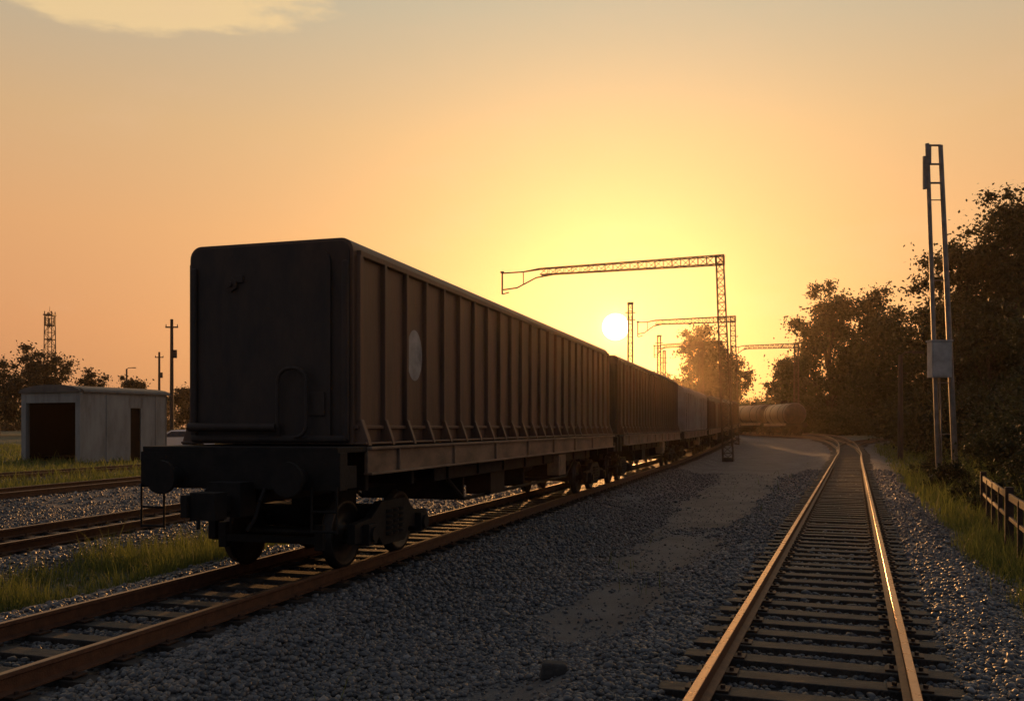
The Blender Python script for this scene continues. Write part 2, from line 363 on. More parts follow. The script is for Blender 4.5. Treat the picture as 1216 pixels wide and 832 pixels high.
# ------------------------------------------------------------------ grass
def blades(x,y,z,h,wd,tone,lean=.5):
    n=len(x); a=rng.uniform(0,6.28,n); l=rng.normal(0,lean,(n,2))*h[:,None]*.7
    dx,dy=np.cos(a)*wd/2,np.sin(a)*wd/2
    v=np.zeros((n,5,3))
    v[:,0]=np.stack([x-dx,y-dy,z-.03],1); v[:,1]=np.stack([x+dx,y+dy,z-.03],1)
    v[:,2]=np.stack([x+dx*.7+l[:,0]*.35,y+dy*.7+l[:,1]*.35,z+h*.6],1); v[:,3]=np.stack([x-dx*.7+l[:,0]*.35,y-dy*.7+l[:,1]*.35,z+h*.6],1)
    v[:,4]=np.stack([x+l[:,0],y+l[:,1],z+h],1)
    b=(np.arange(n)*5)[:,None]
    F=np.concatenate([b+np.array([[0,1,2]]),b+np.array([[0,2,3]]),b+np.array([[3,2,4]])])
    return v.reshape(-1,3),F,np.repeat(tone,5)
gp=[]
for (y0,y1,d,hs,w) in ((5,12,1600,.17,.008),(12,22,750,.2,.012),(22,45,150,.24,.025),(45,90,25,.20,.05)):
    x,y=frustum(y0,y1,d,-.62,.75,1.0)
    _,dmm,z,g,p=fields(x,y)
    cl=.5+.5*vn(x,y,2.5,21)
    k=rng.random(len(x))<g*(.35+.65*cl)+.012*(cl>.75)*(dmm>1.9)*(np.abs(x-LB(y))<4); k&=~((dmm<1.5))
    x,y,z,cl=x[k],y[k],z[k],cl[k]
    h=hs*rng.gamma(4,.25,len(x))*(.5+cl)
    far=smooth((x-LB(y)-3)/3); h=h*(1+1.0*far)
    gp.append(blades(x,y,z,h,np.full(len(x),w),np.clip(.5*cl+rng.normal(.25,.2,len(x)),0,1)))
Vs=[];Fs=[];Ts=[];o=0
for v,f,t in gp: Vs.append(v);Fs.append(f+o);Ts.append(t);o+=len(v)
npmesh('grass',np.concatenate(Vs),np.concatenate(Fs),M['grass'],np.concatenate(Ts))
# ------------------------------------------------------------------ wagons
TH=math.atan(.30); cs,sn=math.cos(TH),math.sin(TH)
C0=np.array([-3.205,12.03])
def apos(s): return C0+np.array([sn,cs])*s
def rrect(hw,z0,z1,r,n=6):
    p=[(-hw,z0),(hw,z0)]
    for i in range(n+1):
        a=i/n*math.pi/2; p.append((hw-r+r*math.cos(a),z1-r+r*math.sin(a)))
    for i in range(n+1):
        a=math.pi/2+i/n*math.pi/2; p.append((-hw+r+r*math.cos(a),z1-r+r*math.sin(a)))
    return p
def bogie(par,yc,wb=1.8,gauge=.7525):
    w=MB(); R=.46
    for ya in (yc-wb/2,yc+wb/2):
        w.cyl((-1.0,ya,R),(1.0,ya,R),.075,n=12)
        for s in (-1,1):
            c=(s*gauge,ya,R)
            pr=[(-.065*s,R-.05),(-.065*s,R+.02),(-.04*s,R+.03),(-.03*s,R+0.0),(.065*s,R-.005),(.065*s,R-.06),(.02*s,R-.09),(0,.16),(.06*s,.14),(.06*s,.05)]
            w.lathe(pr,c,'x',28)
    w.obj('wheelset',M['wheel'],par)
    f=MB()
    for s in (-1,1):
        x=s*1.06
        prof=[(-1.25,.36),(-1.25,.62),(-.75,.66),(-.42,.86),(.42,.86),(.75,.66),(1.25,.62),(1.25,.36),(.95,.34),(.55,.42),(.38,.24),(-.38,.24),(-.55,.42),(-.95,.34)]
        n=len(prof); vs=[(x-.06,yc+a,z) for a,z in prof]+[(x+.06,yc+a,z) for a,z in prof]
        f.add(vs,[(i,(i+1)%n,n+(i+1)%n,n+i) for i in range(n)]+[tuple(range(n-1,-1,-1)),tuple(range(n,2*n))])
        for ya in (yc-wb/2,yc+wb/2):
            f.box((x+s*.05,ya,R),(.22,.26,.28)); f.cyl((x+s*.14,ya,R),(x+s*.2,ya,R),.1,n=12)
        for dy in (-.2,0,.2):
            for k in range(5): f.cyl((x+s*.04,yc+dy,.38+k*.08),(x+s*.04,yc+dy,.42+k*.08),.085,n=10)
    f.box((0,yc,.62),(2.1,.42,.3)); f.box((0,yc,.9),(.7,.7,.3))
    for dy in (-wb/2+.56,wb/2-.56,-wb/2-.56,wb/2+.56):
        for s in (-1,1): f.box((s*.72,yc+dy,.46),(.12,.09,.34))
        f.box((0,yc+dy,.42),(1.5,.07,.1))
    f.obj('bogie_frame',M['under'],par,bevel=.012)
def underframe(par,L,e,hwd=1.42):
    u=MB()
    u.box((0,L/2,1.62),(2*hwd-.06,L+2*e,.07))
    u.box((0,L/2,1.27),(.62,L+2*e-.3,.62))
    for s in (-1,1): u.box((s*.8,L/2,1.45),(.1,L,.26)); u.box((s*1.2,L/2,1.16),(.06,L-5.6,.22))
    for i in range(int(L/1.5)+1):
        y=.3+i*(L-.6)/int(L/1.5); u.box((0,y,1.32),(2*hwd-.3,.1,.5))
    for y in (-e+.1,L+e-.1):
        u.box((0,y,1.36),(2*hwd,.2,.46))
        for s in (-1,1): u.box((s*1.12,y+(.25 if y<1 else -.25),1.28),(.5,.4,.28))
    for sg,y in ((-1,-e),(1,L+e)):
        u.box((0,y+sg*.1,1.02),(.46,.35,.42))
        u.box((0,y+sg*.42,.98),(.2,.55,.2)); u.box((.07,y+sg*.68,.98),(.34,.24,.32)); u.box((-.14,y+sg*.76,.98),(.09,.2,.26))
        for s in (-1,1):
            u.cyl((s*.88,y,1.28),(s*.88,y+sg*.26,1.28),.12,n=14); u.cyl((s*.88,y+sg*.26,1.28),(s*.88,y+sg*.32,1.28),.21,n=18)
            for t in (-.17,.17): u.cyl((s*1.22+t,y+sg*.02,1.18),(s*1.22+t,y+sg*.02,.62),.016,n=6)
            for zz in (.64,.88): u.cyl((s*1.22-.17,y+sg*.02,zz),(s*1.22+.17,y+sg*.02,zz),.018,n=6)
            u.tube([(s*.4,y,1.15),(s*.42,y+sg*.15,1.0),(s*.40,y+sg*.22,.8),(s*.34,y+sg*.3,.66)],.025,6)
    m=L/2
    u.cyl((-.6,m-1.2,1.0),(-.6,m+.3,1.0),.22,n=14); u.cyl((.65,m+.6,1.02),(.65,m+1.4,1.02),.17,n=14)
    u.box((.9,m-2.4,.9),(.5,.9,.55)); u.box((-.9,m+2.4,.9),(.5,.9,.55)); u.tube([(-1.0,3.6,1.2),(-1.0,4.8,.62),(-1.0,L-4.8,.62),(-1.0,L-3.6,1.2)],.035,6); u.tube([(1.0,3.6,1.2),(1.0,4.8,.62),(1.0,L-4.8,.62),(1.0,L-3.6,1.2)],.035,6)
    for yy in (4.8,L/2,L-4.8): u.box((0,yy,.9),(2.0,.08,.6))
    u.obj('underframe',M['under'],par,bevel=.012)
    sl=MB()
    for s in (-1,1):
        sl.box((s*(hwd-.045),L/2,1.47),(.05,L-.1,.34)); sl.box((s*(hwd-.02),L/2,1.63),(.12,L-.1,.035)); sl.box((s*(hwd-.02),L/2,1.30),(.12,L-.1,.03))
        for i in range(int(L/2.2)): sl.box((s*(hwd-.005),1+i*2.2,1.465),(.05,.06,.29))
    sl.obj('side_sill',M['sill'],par,bevel=.006)
    eq=MB(); eq.box((1.22,L*.62,1.0),(.3,.7,.5)); eq.box((1.22,L*.62,1.02),(.34,.55,.36)); eq.obj('brake_equipment_box',M['sill'],par,bevel=.02)
def place(name,s,L):
    p=apos(s); q=apos(s+L); z0,z1=gzf(p[1]),gzf(q[1])
    return empty(name,(p[0],p[1],z0),-TH,math.atan2(z1-z0,L))
def gondola(name,s,L,H=4.34,hw=1.22,side='side',detail=False):
    par=place(name,s,L)
    b=MB(); b.extr(rrect(hw,1.68,H,.17),0,L); o=b.obj('body',[M[side]],par,bevel=.035)
    for y0,y1 in ((-.03,.02),(L-.02,L+.03)):
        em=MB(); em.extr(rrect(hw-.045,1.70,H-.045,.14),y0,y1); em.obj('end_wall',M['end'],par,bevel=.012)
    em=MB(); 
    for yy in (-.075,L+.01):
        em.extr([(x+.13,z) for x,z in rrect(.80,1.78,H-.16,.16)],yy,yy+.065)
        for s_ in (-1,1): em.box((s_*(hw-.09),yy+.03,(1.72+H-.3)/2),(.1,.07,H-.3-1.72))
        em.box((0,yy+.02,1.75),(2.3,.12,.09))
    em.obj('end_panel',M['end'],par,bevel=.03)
    rb=MB(); n=int(L/.73)
    for i in range(n+1):
        y=.12+i*(L-.24)/n; w=.1 if i in (0,n) else .075
        for s_ in (-1,1):
            x0=s_*hw
            rb.box((x0+s_*.028,y,(1.95+H-.22)/2),(.075,w,H-.22-1.95))
            vs=[]
            for yy in (y-w/2,y+w/2): vs+=[(x0-s_*.01,yy,1.66),(x0+s_*.19,yy,1.66),(x0+s_*.17,yy,1.74),(x0+s_*.075,yy,2.0),(x0-s_*.01,yy,2.0)]
            rb.add(vs,[(0,1,2,3,4),(9,8,7,6,5)]+[(k,5+k,5+(k+1)%5,(k+1)%5) for k in range(5)])
    for s_ in (-1,1):
        rb.box((s_*(hw+.012),L/2+.02,H-.19),(.10,L-.16,.08)); rb.box((s_*(hw+.02),L/2,1.90),(.06,L-.04,.05))
        rb.box((s_*(hw+.06),L/2,1.69),(.22,L-.04,.03))
    rb.obj('side_ribs',M[side],par,bevel=.01)
    if detail:
        lg=MB(); vs=[]
        for i in range(32):
            a=2*math.pi*i/32; vs.append((hw+.004,2.01+.29*math.cos(a),2.97+.38*math.sin(a)))
        lg.add(vs,[tuple(range(32))])
        lg.obj('faded_round_marking',M['logo'],par)
        d=MB()
        d.tube([(-1.12,-.17,1.90),(.2,-.17,1.90)],.055,10)
        for x in (-1.0,-.3,.15): d.box((x,-.08,1.90),(.06,.2,.08))
        pts=[(.22,-.13,1.80)]+[(.22,-.17,1.9),(.22,-.17,2.5)]
        for i in range(7):
            a=math.pi-i*math.pi/6; pts.append((.43+.21*math.cos(a),-.17,2.5+.17*math.sin(a)))
        pts+=[(.64,-.17,2.5),(.64,-.17,1.95)]
        for i in range(5):
            a=-i*math.pi/8; pts.append((.47+.17*math.cos(a),-.17,1.92+.15*math.sin(a)))
        d.tube(pts,.026,8)
        d.cyl((-.52,-.075,H-.55),(-.52,-.12,H-.55),.10,n=6); d.cyl((-.52,-.1,H-.55),(-.52,-.15,H-.55),.04,n=8)
        d.box((-.42,-.09,H-.48),(.16,.03,.1)); d.box((.75,-.09,2.2),(.22,.03,.3))
        d.obj('end_fittings',M['end'],par,bevel=.006)
    underframe(par,L,.75); bogie(par,1.5); bogie(par,L-1.5)
    return par
def boxwagon(name,s,L,H=4.25,hw=1.4,body='side2',roof='roofpale'):
    par=place(name,s,L); b=MB(); b.box((0,L/2,(1.68+H-.5)/2),(2*hw,L,H-.5-1.68)); b.obj('body',M[body],par,bevel=.02)
    r=MB(); pr=[(-hw-.05,H-.52),(hw+.05,H-.52)]
    for i in range(13):
        a=i/12*math.pi; pr.append(((hw+.05)*math.cos(a),H-.49+.5*math.sin(a)))
    r.extr(pr,-.06,L+.06)
    for i in range(int(L/1.1)+1):
        yy=.1+i*(L-.2)/int(L/1.1); pq=[(x*1.01,z+.025) for x,z in pr[2:]]; r.extr([(hw+.03,H-.5),]+pq+[(-hw-.03,H-.5)],yy-.03,yy+.03)
    r.box((0,L/2,H+.06),(.5,L-.5,.05)); r.obj('roof',M[roof],par)
    t=MB()
    for s_ in (-1,1):
        for i in range(int(L/1.2)+1):
            yy=.1+i*(L-.2)/int(L/1.2); t.box((s_*(hw+.03),yy,(1.68+H-.5)/2),(.07,.08,H-.55-1.7))
        t.box((s_*(hw+.05),L/2,2.7),(.06,2.4,1.9)); t.box((s_*(hw+.07),L/2,H-.62),(.07,5.2,.09))
        for k in range(7): t.box((s_*(hw+.09),.45,1.8+k*.3),(.03,.42,.03))
    t.obj('side_framing',M[body],par,bevel=.006)
    underframe(par,L,.6,1.44); bogie(par,1.5); bogie(par,L-1.5); return par
L1=17.5
gondola('freight_wagon',0,L1,detail=True)
s=L1+1.9
gondola('freight_wagon',s,17.0,H=4.3,side='side2'); s+=17+1.9
boxwagon('covered_wagon',s,14.5,4.3,1.36,'roofpale','roofpale'); s+=14.5+1.7
boxwagon('covered_wagon',s,13.5,4.2,1.4,'side2','shedroof'); s+=13.5+1.7
boxwagon('covered_wagon',s,13.5,4.3,1.4,'side','roofpale'); s+=13.5+1.7
gondola('freight_wagon',s,16,H=4.2,side='side2'); s+=16
def tankwagon(name,x,y,dx,dy,L=10.5):
    a=math.atan2(dy,dx)-math.pi/2; par=empty(name,(x,y,gzf(y)),a)
    t=MB(); R=1.45; zc=2.85; pr=[]
    for i in range(7):
        u=i/6*math.pi/2; pr.append((.45-.45*math.cos(u)*1.0,max(.02,R*math.sin(u))))
    pr+= [(L-.45+.45*math.sin(i/6*math.pi/2),max(.02,R*math.cos(i/6*math.pi/2))) for i in range(7)]
    t.lathe(pr,(0,0,zc),'y',32); t.obj('tank',M['tank'],par)
    d=MB(); d.cyl((0,L/2,zc+R-.1),(0,L/2,zc+R+.35),.45,n=18); d.cyl((0,L/2,zc+R+.35),(0,L/2,zc+R+.42),.5,n=18)
    for yy in (1.2,L/3,L*2/3,L-1.2): d.lathe([(-.05,R+.01),(-.05,R+.035),(.05,R+.035),(.05,R+.01)],(0,yy,zc),'y',32)
    for yy in (1.2,L-1.2): d.box((0,yy,1.55),(2.3,.5,.7))
    d.box((0,L/2,zc+R+.05),(.6,L*.6,.05))
    for k in range(9): d.box((1.5,L/2,1.5+k*.3),(.05,.45,.03))
    for dy_ in (-.22,.22): d.cyl((1.52,L/2+dy_,1.4),(1.45,L/2+dy_,4.2),.02,n=6)
    d.obj('tank_fittings',M['under'],par)
    underframe(par,L,.4,1.35); bogie(par,1.4); bogie(par,L-1.4); return par
tankwagon('tank_wagon',37.0,118.5,0.0,1.0); tankwagon('tank_wagon',36.9,130.6,-.16,.987)
# ------------------------------------------------------------------ lattice structures
def lattice(mb,p0,p1,w0,w1,up=(0,1,0),bays=14,r=.03,rb=.018):
    p0=Vector(p0);p1=Vector(p1); d=(p1-p0).normalized(); u=Vector(up); u=(u-d*u.dot(d)).normalized(); v=d.cross(u)
    def c(t,i):
        w=(w0+(w1-w0)*t)/2; a=[(-1,-1),(1,-1),(1,1),(-1,1)][i%4]; return p0+(p1-p0)*t+u*a[0]*w+v*a[1]*w
    for i in range(4): mb.cyl(c(0,i),c(1,i),r,n=4)
    for k in range(bays):
        t0,t1=k/bays,(k+1)/bays
        for i in range(4):
            mb.cyl(c(t0,i),c(t0,i+1),rb,n=4,caps=False)
            if (k+i)%2: mb.cyl(c(t0,i),c(t1,i+1),rb,n=4,caps=False)
            else: mb.cyl(c(t0,i+1),c(t1,i),rb,n=4,caps=False)
def gantry(name,x,y,H,arm,rot,lean=.0,k=1.0):
    par=empty(name,(x,y,gzf(y)-.4),rot)
    m=MB(); lattice(m,(0,0,0),(-lean,0,H+.4),.66*k,.46*k,bays=26,r=.05*k,rb=.027*k); m.box((0,0,.1),(.7,.7,.3)); m.obj('mast',M['lattice'],par)
    a=MB(); zt=H+.35
    lattice(a,(-lean+.3,0,zt-.28),(-arm*.82,0,zt-.46),.58*k,.42*k,bays=22,r=.045*k,rb=.026*k)
    a.tube([(-arm*.82,-.15,zt-.25),(-arm*.9,0,zt-.4),(-arm,0,zt-.42)],.05*k,6); a.tube([(-arm*.82,.15,zt-.25),(-arm*.9,0,zt-.4)],.05*k,6)
    a.cyl((-arm,0,zt-.3),(-arm,0,zt-1.9),.06*k,n=6)
    a.tube([(-arm,0,zt-1.6),(-arm*.93,0,zt-1.5),(-arm*.84,0,zt-.85),(-arm*.72,0,zt-.6)],.05*k,6)
    a.cyl((-arm*.9,0,zt-.42),(-arm*.9,0,zt-1.25),.035*k,n=6)
    a.cyl((-arm+.02,0,zt-1.9),(-arm+.5,0,zt-1.8),.04*k,n=6)
    a.box((-arm,0,zt-.35),(.25,.12,.12))
    a.obj('arm',M['lattice'],par); return par
gantry('catenary_gantry',14.25,60,13.2,15.6,-TH,lean=.55)
gantry('catenary_gantry',22.6,92,12.7,9.8,-TH*.6,lean=.3)
gantry('catenary_gantry',40.6,130,13.0,9.0,-.1,lean=0,k=1.1)
gantry('catenary_gantry',24.5,118,12.2,6.0,-.2,lean=0,k=1.0)
def latpole(name,x,y,H,w):
    par=empty(name,(x,y,gzf(y)-.4)); m=MB(); lattice(m,(0,0,0),(0,0,H+.4),w,w*.8,bays=22,r=.05,rb=.028); m.box((0,0,H+.5),(w*1.1,w*1.1,.2)); m.obj('lattice_post',M['lattice'],par)
    m=MB(); 
    for zz in (H-.4,H-1.1): m.cyl((-w,0,zz),(w,0,zz),.05,n=6)
    m.obj('crossbars',M['lattice'],par)
latpole('lattice_mast',11.7,90,13.6,.5)
latpole('lattice_mast',19.4,120,13.0,.5)
latpole('lattice_mast',21.4,128,11.6,.4)
par=empty('radio_tower',(-132,260,.9)); m=MB(); lattice(m,(0,0,0),(0,0,34),2.6,2.0,bays=17,r=.14,rb=.08); m.obj('lattice',M['lattice'],par)
m=MB(); 
for zz,w in ((33,2.6),(30,2.2),(26,2.0)): m.box((0,0,zz),(w,w,.35))
for a in (0,2.1,4.2): m.box((1.3*math.cos(a),1.3*math.sin(a),31),(.35,.35,2.4))
m.cyl((0,0,34),(0,0,35.5),.1,.04,n=6); m.obj('antennas',M['lattice'],par)
def upole(name,x,y,H,arm=True,lamp=False):
    par=empty(name,(x,y,gzf(y)-.4)); m=MB(); m.cyl((0,0,0),(0,0,H+.4),.19,.13,n=12)
    if arm:
        for zz in (H-.3,):
            m.box((0,0,zz+.0),(1.1,.1,.12))
            for xx in (-.5,.5): m.cyl((xx,0,zz+.05),(xx,0,zz+.26),.05,.03,n=6)
        m.cyl((.28,0,H-3),(.28,0,H-2.3),.18,n=10)
    if lamp:
        m.tube([(0,0,H+.3),(.3,0,H+.55),(1.0,0,H+.6)],.06,6); m.box((1.2,0,H+.58),(.6,.3,.14))
    m.obj('pole',M['pole'],par,bevel=0)
upole('utility_pole',-29.9,80,11.1); upole('utility_pole',-46.5,120,11.0)
upole('street_lamp',-63.5,150,10.6,False,True); upole('street_lamp',25.6,60,6.6,False,True)
# ------------------------------------------------------------------ twin-post mast at right
par=empty('signal_mast',(17.1,36,-.4)); m=MB()
Hm=13.5
def pl(t): return (-.22-.46*t,0,Hm*t)
def prr(t): return (.46-.62*t,0,(Hm)*t)
m.cyl(pl(0),pl(1),.095,.08,n=10); m.cyl(prr(0),prr(.995),.12,.09,n=10)
for t in (.995,.94,.885): m.cyl(pl(t),prr(t),.04,n=8)
for t in (.835,.6,.3,.15): m.cyl(pl(t),prr(t),.022,n=8)
m.box((-.60,-.02,Hm*.965),(.1,.12,.7)); m.box((-.78,0,Hm*.915),(.12,.1,1.3)); m.box((-.70,0,Hm*.955),(.2,.06,.06)); m.box((-.70,0,Hm*.875),(.2,.06,.06))
m.obj('posts',M['galv'],par)
m=MB(); m.box((-.30,-.22,4.95),(.78,.42,1.4)); m.box((-.30,-.44,4.95),(.68,.03,1.28)); m.box((-.30,-.22,5.68),(.86,.5,.06)); m.cyl((0,-.47,4.9),(0,-.47,5.1),.02,n=6); m.obj('cabinet',M['box'],par,bevel=.02)
m=MB(); m.tube([(-.25,-.1,4.3),(-.2,-.12,3),(-.15,-.1,.2)],.03,6); m.box((.1,0,.3),(1.2,.6,.25)); m.obj('cable_and_base',M['galv'],par)
# fence on the right
par=empty('metal_railing'); f=MB()
fp=[(11.6,22.4),(9.9,18.6),(8.35,15.0),(7.0,11.8)]
P,T=resample(np.array(fp),1.5)
_,_,fz,_,_=fields(P[:,0],P[:,1])
for i,(p,t) in enumerate(zip(P,T)):
    z=fz[i]; a=math.atan2(t[1],t[0]); big_=(i%4==0)
    f.box((p[0],p[1],z+.45),(.14 if big_ else .08,.14 if big_ else .08,1.42 if big_ else 1.2),rz=a)
    if i<len(P)-1:
        q=P[i+1]; 
        for h in (1.0,.62): 
            mid=((p[0]+q[0])/2,(p[1]+q[1])/2,(z+fz[i+1])/2+h); f.box(mid,(float(np.linalg.norm(q-p)),.05,.13 if h>.9 else .07),rz=a)
f.obj('posts_and_rails',M['fence'],par,bevel=.01)
# ------------------------------------------------------------------ shed
a=math.atan2(6,2.8); par=empty('storage_shed',(-26.6,56,-.3),a-math.pi/2)
W,Ls,He=5.2,7.0,4.35; t=.16
w=MB()
w.box((-t/2,Ls*.29,He/2),(t,Ls*.58-.3,He)); w.box((-t/2,Ls*.84,He/2),(t,Ls*.32,He)); w.box((-t/2,Ls*.62,He-.45),(t,Ls*.17,.9))
w.box((-W+t/2,Ls/2,He/2),(t,Ls-.3,He)); w.box((-W/2,Ls-t/2,He/2),(W,t,He))
w.box((-.14,.07,He/2),(.42,.2,He)); w.box((-W+.15,.07,He/2),(.42,.2,He))
gp_=[(-W+.05,He-.62),(-.05,He-.62)]+[(-W/2+(W/2-.05)*math.cos(i/10*math.pi),He+.02+.38*math.sin(i/10*math.pi)) for i in range(11)]
w.extr(gp_,.0,.18)
for yy in (2.0,6.0): w.box((.02,yy,He/2),(.04,.06,He-.1))
w.obj('walls',M['shed'],par,bevel=.01)
r_=MB(); gq=[(-W-.15,He+.0),(.15,He+.0)]+[(-W/2+(W/2+.15)*math.cos(i/10*math.pi),He+.08+.42*math.sin(i/10*math.pi)) for i in range(11)]
r_.extr(gq,.2,Ls+.2); r_.extr([(x,z+.012) for x,z in gq],-.15,.0); r_.obj('roof',M['shedroof'],par)
dd=MB(); dd.box((-.11,Ls*.62,(He-.9)/2),(.06,Ls*.17,He-.9)); dd.box((-W/2,Ls*.7,1.2),(W*.5,1.2,2.4))
for xx in (-.2,-W+.2): dd.box((xx+(.01 if xx<-1 else -.01),Ls/2,He/2),(.05,Ls-.8,He-.1))
dd.box((-W/2,Ls-.22,He/2),(W-.5,.05,He-.1)); dd.box((-W/2,Ls/2,.34),(W-.5,Ls-.6,.02)); dd.box((-W/2,Ls/2,He-.05),(W-.5,Ls-.5,.04)); dd.obj('door_and_dark_lining',M['dark'],par)  # door plus near-black lining sheets that put the inner shade into colour
# ------------------------------------------------------------------ parked car
def car(name,x,y,rz,k=1.2):
    par=empty(name,(x,y,gzf(y)-.18),rz); par.scale=(k,k,k); b=MB()
    prof=[(-2.1,.35),(-2.12,.75),(-1.95,.92),(-1.1,1.0),(-.45,1.42),(.2,1.47),(1.2,1.42),(1.85,1.02),(2.08,.95),(2.12,.4)]
    def loft(pr,hw,inset,z0=.9):
        n=len(pr); vs=[]
        for s_,i_ in ((-1,0),(1,0)):
            for (yy,z) in pr: vs.append((s_*(hw-(inset*(z-z0) if z>z0 else 0)),yy,z))
        return vs,[(i,(i+1)%n,n+(i+1)%n,n+i) for i in range(n)]+[tuple(range(n-1,-1,-1)),tuple(range(n,2*n))]
    vs,fs=loft(prof,.88,.35); b.add(vs,fs); b.obj('body',M['white'],par,bevel=.06)
    g=MB()
    for s_ in (-1,1):
        v=[(s_*.865,-.98,1.02),(s_*.86,1.65,1.05),(s_*.745,1.12,1.36),(s_*.745,-.42,1.36)]; g.add(v,[(0,1,2,3)])
    g.add([(-.78,-1.08,1.03),(.78,-1.08,1.03),(.68,-.5,1.41),(-.68,-.5,1.41)],[(0,1,2,3)]); g.add([(-.78,1.85,1.05),(.78,1.85,1.05),(.68,1.28,1.41),(-.68,1.28,1.41)],[(0,1,2,3)])
    g.obj('windows',M['glass'],par)
    t_=MB()
    for s_ in (-1,1):
        for yy in (-1.3,1.3): t_.cyl((s_*.7,yy,.32),(s_*.91,yy,.32),.32,n=20)
    t_.obj('wheels',M['tyre'],par)
car('parked_car',-24.9,68,math.radians(-70))
_,_,rz_,_,_=fields(np.array([.38]),np.array([8.1])); m=MB(); r0=np.random.default_rng(4)
t_=.13; bx=[(-1,-1,-1),(1,-1,-1),(1,1,-1),(-1,1,-1),(-.8,-.8,1),(.75,-.9,.8),(.8,.7,.9),(-.7,.85,1)]
m.add([(a*t_*r0.uniform(.8,1.1),b_*.09*r0.uniform(.8,1.1),c*.075) for a,b_,c in bx],[(0,3,2,1),(4,5,6,7),(0,1,5,4),(1,2,6,5),(2,3,7,6),(3,0,4,7)])
o=m.obj('rock',M['rock'],bevel=.02); o.location=(.38,8.1,float(rz_[0])+.06)
# ------------------------------------------------------------------ trees
def leaves(cent,rad,nper,size,seed,squash=.8):
    r=np.random.default_rng(seed); n=len(cent)*nper
    d=r.normal(size=(n,3)); d/=np.linalg.norm(d,axis=1)[:,None]; rr=np.abs(r.normal(0,.55,n))
    c=np.repeat(cent,nper,axis=0); R=np.repeat(rad,nper)
    p=c+d*(rr*R)[:,None]*np.array([1,1,squash])
    a=r.normal(size=(n,3)); a/=np.linalg.norm(a,axis=1)[:,None]; b2=np.cross(a,r.normal(size=(n,3))); b2/=np.linalg.norm(b2,axis=1)[:,None]
    s=size*r.uniform(.5,1.3,n)[:,None]
    V=np.stack([p-a*s*.5,p-b2*s*.32,p+a*s*.6,p+b2*s*.32],1)
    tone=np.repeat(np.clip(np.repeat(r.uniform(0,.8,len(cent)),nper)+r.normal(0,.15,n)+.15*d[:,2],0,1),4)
    F=np.arange(n*4).reshape(n,4); return V.reshape(-1,3),F,tone
def tree(name,x,y,H,R,zb,seed,ncl=90,nper=110,leaf=.34,lobes=7,mat='leaf'):
    r=np.random.default_rng(seed); par=empty(name,(x,y,gzf(y)-.4))
    lob=[]
    for i in range(lobes):
        a=i*2.4+r.uniform(-.5,.5); t=(i+.5)/lobes; rad_here=R*(.45+.65*math.sin(min(1,.2+t*.85)*math.pi)**.7)
        q=rad_here*r.uniform(.3,.6)*(1 if i<lobes-1 else .1)
        lob.append((q*math.cos(a),q*math.sin(a),zb+(H-zb)*(.12+.72*t),R*r.uniform(.42,.58)))
    cent=[];rad=[]
    for i in range(ncl):
        l=lob[i%lobes]; d=r.normal(size=3); d/=np.linalg.norm(d); k=r.uniform(.2,1.0)*l[3]
        c=np.array([l[0]+d[0]*k,l[1]+d[1]*k,l[2]+d[2]*k*.85]); 
        c[2]=min(c[2],H-.3); c[2]=max(c[2],zb*.6); cent.append(c); rad.append(R*r.uniform(.16,.36))
    cent=np.array(cent);rad=np.array(rad)
    V,F,T=leaves(cent,rad,nper,leaf,seed); o=npmesh('crown',V,F,M[mat],T); o.parent=par
    m=MB(); tr=.022*H; pts=[Vector((0,0,0))]; 
    for k in range(1,7): pts.append(Vector((r.normal(0,.02*H)*.5,r.normal(0,.02*H)*.5,(H*.8)*k/6)))
    for k in range(6): m.cyl(pts[k],pts[k+1],tr*(1-k/6.5),tr*(1-(k+1)/6.5),n=9,caps=False)
    for l in lob:
        zt=max(.18*H,l[2]-.28*H); f=min(5.99,zt/(H*.8)*6); k=int(f); st=pts[k].lerp(pts[k+1],f-k); en=Vector(l[:3]); mid=st.lerp(en,.5)+Vector((0,0,.03*H))
        m.cyl(st,mid,tr*.4,tr*.26,n=7,caps=False); m.cyl(mid,en,tr*.26,tr*.1,n=6,caps=False)
    for i in range(0,ncl,2):
        l=lob[i%lobes]; m.cyl(Vector(l[:3]),Vector(cent[i]),tr*.1,tr*.03,n=4,caps=False)
    m.obj('trunk_and_limbs',M['bark'],par); return par
tree('broadleaf_tree',53,152,27,8.5,1,1,160,190,.5,12)
tree('broadleaf_tree',60,150,26,7.5,1,2,140,190,.5,11)
tree('broadleaf_tree',39.4,80,20.8,5.8,1,3,150,200,.32,12)
tree('broadleaf_tree',42.7,78,24.3,6.4,1,4,180,200,.32,13)
tree('broadleaf_tree',46.5,82,24.0,6.6,1,5,160,190,.32,12)
tree('broadleaf_tree',35.8,68,13,4.4,.4,6,120,170,.28,10)
tree('broadleaf_tree',31.8,54,11,3.8,.4,8,100,160,.23,9)
tree('broadleaf_tree',47,100,17,6.5,1,9,120,170,.4,10)
tree('broadleaf_tree',43.5,106,16,5.5,1,21,100,160,.4,9)
tree('broadleaf_tree',45.5,215,27,9.5,2,10,140,180,.6,11,'leafd')
tree('broadleaf_tree',53,225,21,8,1,12,100,160,.6,9,'leafd')
tree('broadleaf_tree',62,205,19,6.0,1,13,100,160,.55,9,'leafd')
tree('broadleaf_tree',69,215,20,7,1,14,100,150,.55,9,'leafd')
tree('broadleaf_tree',-78,150,14.6,6.4,1.5,15,130,160,.4,10,'leafd')
tree('broadleaf_tree',-88,156,14.0,6.5,1.5,16,110,150,.4,9,'leafd')
tree('broadleaf_tree',-70,152,11.0,4.6,1.0,17,90,130,.4,8,'leafd')
tree('broadleaf_tree',-63.5,152,10.6,4.4,1.0,18,90,130,.4,8,'leafd')
